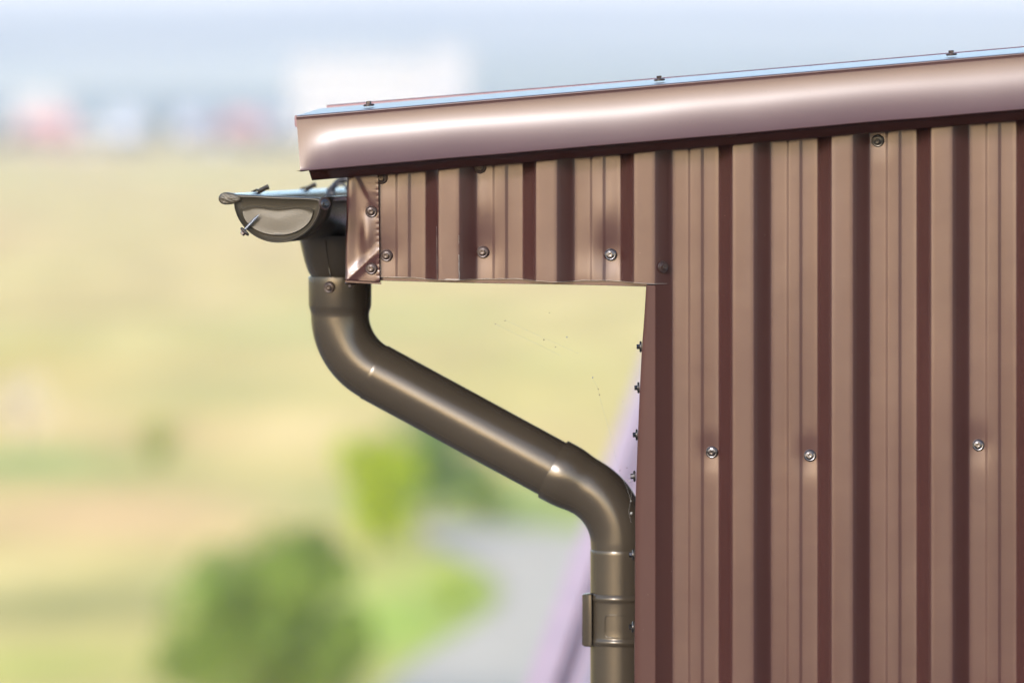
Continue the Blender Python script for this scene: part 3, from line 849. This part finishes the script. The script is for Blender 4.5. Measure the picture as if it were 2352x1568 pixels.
def crown_mesh(name, n, size, m, seed, lumps=38):
    rnd = random.Random(seed); V = []; F = []
    cl = [(Vector((rnd.gauss(0, 1), rnd.gauss(0, 1), rnd.gauss(0, 1))).normalized() * .80 * rnd.uniform(.05, 1) ** .6, rnd.choice((.14, .2, .26, .36))) for _ in range(lumps)]
    for i in range(n):
        c, r = rnd.choice(cl)
        d_ = Vector((rnd.gauss(0, 1), rnd.gauss(0, 1), rnd.gauss(0, 1))).normalized() * r * rnd.uniform(.55, 1.05) ** .6
        p = c + d_; nn = (d_.normalized() + Vector((rnd.gauss(0, .5), rnd.gauss(0, .5), rnd.gauss(0, .5) + .3))).normalized()
        a = nn.orthogonal().normalized(); b = nn.cross(a); s = size * rnd.uniform(.6, 1.3); k = len(V)
        V += [p - a * s, p - b * s * .5, p + a * s, p + b * s * .5]; F.append((k, k + 1, k + 2, k + 3))
    d = bpy.data.meshes.new(name); d.from_pydata(V, [], F); d.materials.append(m); return d
def trunk_mesh(name, seed, lean=.1):
    rnd = random.Random(seed); parts = [tube([(0, 0, -1.02), (.02, .0, -.7), (lean, .02, -.3), (lean * .6, 0, .3)], [.07, .055, .045, .02], 8)]
    for k in range(6):
        a = k * 1.1; z = rnd.uniform(-.8, -.1)
        parts.append(tube([(0.02, 0, z), (.3 * math.cos(a), .3 * math.sin(a), z + .3), (.55 * math.cos(a), .55 * math.sin(a), z + .65)], [.035, .022, .008], 6))
    V, F = join(parts); d = bpy.data.meshes.new(name); d.from_pydata(V, [], F); d.materials.append(M['bark']); return d
def plant(name, cat, label, x, yb, wpx, hpx, leaf, seed, n=6000, group=None, size=.035, depth=None):
    gx, gy = ground(x, yb); k = gy / FOC; rx = wpx * k / 2; h = hpx * k
    r = root(name, label, cat, (gx, gy, 0), 0, group)
    c = bpy.data.objects.new('crown', crown_mesh(name + '_crown', n, size, M[leaf], seed)); C.objects.link(c); c.parent = r
    c.location = (0, 0, h * .52); c.scale = (rx, depth or rx, h * .52)
    t = bpy.data.objects.new('trunk', trunk_mesh(name + '_trunk', seed)); C.objects.link(t); t.parent = r
    t.location = (0, 0, h * .52); t.scale = (rx * .8, rx * .8, h * .52)
    return r
plant('shrub', 'shrub', 'largest dark green rounded shrub in the foreground meadow left of the road', 610, 1700, 560, 520, 'leaf_dark', 5, 22000, 'shrubs in the meadow')
plant('shrub', 'shrub', 'low dark shrub on the left flank of the largest shrub', 440, 1640, 230, 240, 'leaf_dark', 14, 8000, 'shrubs in the meadow')
plant('shrub', 'shrub', 'dark shrub leaning right beside the largest shrub', 775, 1640, 200, 270, 'leaf_dark', 12, 9000, 'shrubs in the meadow')
plant('shrub', 'shrub', 'bright yellow-green shrub standing where the road bends', 862, 1275, 250, 330, 'leaf_bright', 2, 16000, 'shrubs in the meadow')
plant('shrub', 'shrub', 'bluish dark green shrub right behind the bright one', 995, 1190, 270, 250, 'leaf_blue', 3, 20000, 'shrubs in the meadow')
plant('shrub', 'shrub', 'small lone olive shrub in the middle of the dry meadow', 360, 1085, 120, 135, 'leaf_olive', 4, 3500, 'shrubs in the meadow')
plant('shrub', 'shrub', 'low green shrub behind the sloping pipe, right of the bluish one', 1120, 1195, 200, 120, 'leaf_dark', 8, 6000, 'shrubs in the meadow')
plant('shrub', 'shrub', 'low bright shrub at the tip of the grass by the road', 1040, 1400, 150, 90, 'leaf_bright', 9, 3000, 'shrubs in the meadow')
plant('flowering_weed', 'weed', 'pale pinkish white flowering clump at the left edge of the meadow', 45, 1035, 170, 200, 'leaf_pale', 5, 3500)

# town trees, each its own
crowns = [crown_mesh(f'town_crown_{i}', 1500, .14, M['leaf_far'], 20 + i, 7) for i in range(3)]
ttr = trunk_mesh('town_trunk', 30)
rnd = random.Random(7)
xs = list(range(-34, 740, 46))
tl = ['leftmost far tree, cut by the left edge of the picture', 'far tree in front of the left end of the long red roof', 'low hazy tree in front of the middle of the long red roof', 'hazy tree in front of the right half of the long red roof', 'far tree between the long red roof and the narrow cream house', 'hazy tree in front of the narrow cream house', 'far tree just right of the narrow cream house', 'hazy tree in front of the pale lilac house', 'far tree right of the pale lilac house, beside the poplar-like tree', 'tall poplar-like tree rising above the far tree row', 'hazy tree in front of the bluish grey house', 'far tree in front of the mauve roofed house', 'hazy tree left of the pink roofed house', 'far tree in front of the pink roofed house', 'hazy tree in front of the small grey house', 'dark blue-green tree at the foot of the white block, left of the roof edge', 'far tree behind the end of the verge flashing']
for i, x in enumerate(xs):
    gx, gy = ground(x + rnd.uniform(-14, 14), 347 + rnd.uniform(-4, 4)); k = gy / FOC
    wpx, hpx = rnd.uniform(72, 98), rnd.uniform(36, 54)
    if i == 9: hpx = 105; wpx = 60
    r = root('town_tree', tl[i], 'tree', (gx, gy, 0), rnd.uniform(0, 6), 'trees along the far edge of the meadow')
    c = bpy.data.objects.new('crown', crowns[i % 3]); C.objects.link(c); c.parent = r; h = hpx * k; c.location = (0, 0, h * .52); c.scale = (wpx * k / 2, wpx * k / 2, h * .5)
    t = bpy.data.objects.new('trunk', ttr); C.objects.link(t); t.parent = r; t.location = (0, 0, h * .5); t.scale = (wpx * k / 3, wpx * k / 3, h * .5)

# ------------------------------------------------------------------ town houses and blocks
def pm(n, c, r=.8): M[n] = mat(n, c, r, vary=(.5, .06)); return M[n]
pm('plaster_white', (.37, .365, .36)); pm('plaster_cream', (.72, .66, .54)); pm('plaster_blue', (.50, .54, .66)); pm('plaster_pink', (.68, .42, .38)); pm('tile_red', (.36, .16, .14)); pm('tile_brown', (.25, .12, .10))
pm('plaster_grey', (.42, .44, .50)); pm('slate', (.22, .24, .30)); M['pane'] = mat('dark_pane', (.05, .07, .10), .15)
def house(name, label, cat, x0, x1, yt, yb, wallm, roofm, flat_roof=False, rows=2, cols=4, roof_px=None, dep=11, group=None):
    gx, gy = ground((x0 + x1) / 2, yb); k = gy / FOC; W_ = (x1 - x0) * k; Ht = (yb - yt) * k
    r = root(name, label, cat, (gx, gy, 0), 0, group)
    rp = 0 if flat_roof else (roof_px if roof_px else (yb - yt) * .38) * k
    hw = Ht - rp
    V, F = box(-W_ / 2, W_ / 2, 0, dep, 0, hw); me('wall', V, F, M[wallm], r)
    if flat_roof:
        V, F = box(-W_ / 2 - .3, W_ / 2 + .3, -.3, dep + .3, hw + .003, hw + .5)
    else:
        o_ = .6
        V = [(-W_ / 2 - o_, -o_, hw + .003), (W_ / 2 + o_, -o_, hw + .003), (W_ / 2 + o_, dep + o_, hw + .003), (-W_ / 2 - o_, dep + o_, hw + .003), (-W_ / 2 + W_ * .12, dep / 2, hw + rp), (W_ / 2 - W_ * .12, dep / 2, hw + rp)]
        F = [(0, 1, 5, 4), (2, 3, 4, 5), (1, 2, 5), (3, 0, 4), (0, 3, 2, 1)]
    me('roof', V, F, M[roofm], r)
    for a in range(rows):
        for b in range(cols):
            cx = -W_ / 2 + W_ * (b + .5) / cols; cz = hw * (a + .55) / rows; ww = min(1.1, W_ / cols * .3); wh = min(.8, hw / rows * .3)
            V, F = box(cx - ww, cx + ww, -.06, .02, cz - wh, cz + wh); me('window', V, F, M['pane'], r)
G = 'houses of the distant town'
house('town_house', 'hazy white house with a long red roof at the left edge of the town', 'house', 38, 172, 262, 338, 'plaster_pink', 'tile_red', rows=1, cols=5, roof_px=52, group=G)
house('town_house', 'white two-storey house rising behind the long red roof', 'house', 30, 150, 222, 322, 'plaster_white', 'plaster_white', True, group=G)
house('town_house', 'narrow cream house right of the long red roof', 'house', 178, 238, 288, 344, 'plaster_cream', 'plaster_cream', group=G, roof_px=14)
house('town_house', 'pale lilac house between the cream house and the tall tree', 'house', 254, 322, 250, 332, 'plaster_blue', 'plaster_white', roof_px=18, group=G)
house('town_house', 'bluish grey house just right of the tall tree', 'house', 405, 470, 252, 326, 'plaster_blue', 'slate', roof_px=18, group=G)
house('town_house', 'house with a mauve roof left of the pink gable', 'house', 440, 520, 288, 338, 'plaster_blue', 'tile_brown', roof_px=20, group=G)
house('town_house', 'pink-roofed house halfway between the town edge and the white block', 'house', 512, 598, 262, 345, 'plaster_cream', 'tile_red', roof_px=48, group=G)
house('town_house', 'small grey house left of the white apartment block', 'house', 604, 650, 262, 330, 'plaster_grey', 'slate', roof_px=18, group=G)
house('apartment_block', 'large bright white apartment block standing above the roof edge', 'apartment block', 668, 980, 140, 322, 'plaster_white', 'plaster_white', True, 5, 12, dep=14)
house('apartment_block', 'white block adjoining on the right, with a taller end', 'apartment block', 984, 1072, 118, 300, 'plaster_white', 'plaster_white', True, 6, 4, dep=14)

# ------------------------------------------------------------------ hills
def hillh(x, y):
    t = (y - 1900) / 4300.
    b = 122 * max(0, min(1, t)) ** 1.15
    b += 14 * noise.noise(Vector((x * .0012, y * .0009, 3))) * max(0, min(1, t * 3))
    return b - 2 if t > 0 else -2
V = []; cl = []; P = []
nx, ny = 120, 60
for j in range(ny + 1):
    y = 1800 + 4900 * j / ny; row = []
    for i in range(nx + 1):
        x = (i / nx * 2 - 1); x = math.copysign(abs(x) ** 1.8, x) * 5200
        row.append(Vector((x, y, hillh(x, y))))
        n1 = noise.noise(Vector((x * .004, y * .0016, 0))); n2 = noise.noise(Vector((x * .0015, y * .0006, 8)))
        c = np.array([.10, .15, .10]) if n1 + n2 > .0 else np.array([.20, .23, .14])
        if 2500 < y < 3900 and -330 < x < -60: c = np.array([.34, .35, .24])
        if y < 2500: c = np.array([.08, .13, .10])
        cl.append(c)
    P.append(row)
V, F = grid(P); M['hill'] = attr_mat('hill_land', .95, .004, .2)
hl = me('hills', V, F, M['hill'], None, True); paint(hl, cl); props(hl, 'hazy blue hills with pale fields', kind='structure')

# ------------------------------------------------------------------ haze
V, F = box(-5600, 5600, -300, 7200, -3, 150)
hz = me('haze', V, F, None); props(hz, kind='stuff')
m = bpy.data.materials.new('air'); m.use_nodes = True; n = m.node_tree; n.nodes.clear()
pv = n.nodes.new('ShaderNodeVolumePrincipled'); pv.inputs['Density'].default_value = .00031; pv.inputs['Color'].default_value = (.68, .70, .79, 1); pv.inputs['Anisotropy'].default_value = 0
mo = n.nodes.new('ShaderNodeOutputMaterial'); n.links.new(pv.outputs[0], mo.inputs['Volume']); hz.data.materials.append(m)

for o in bpy.data.objects:
    for k in ('_off', '_x'):
        if k in o.keys(): del o[k]
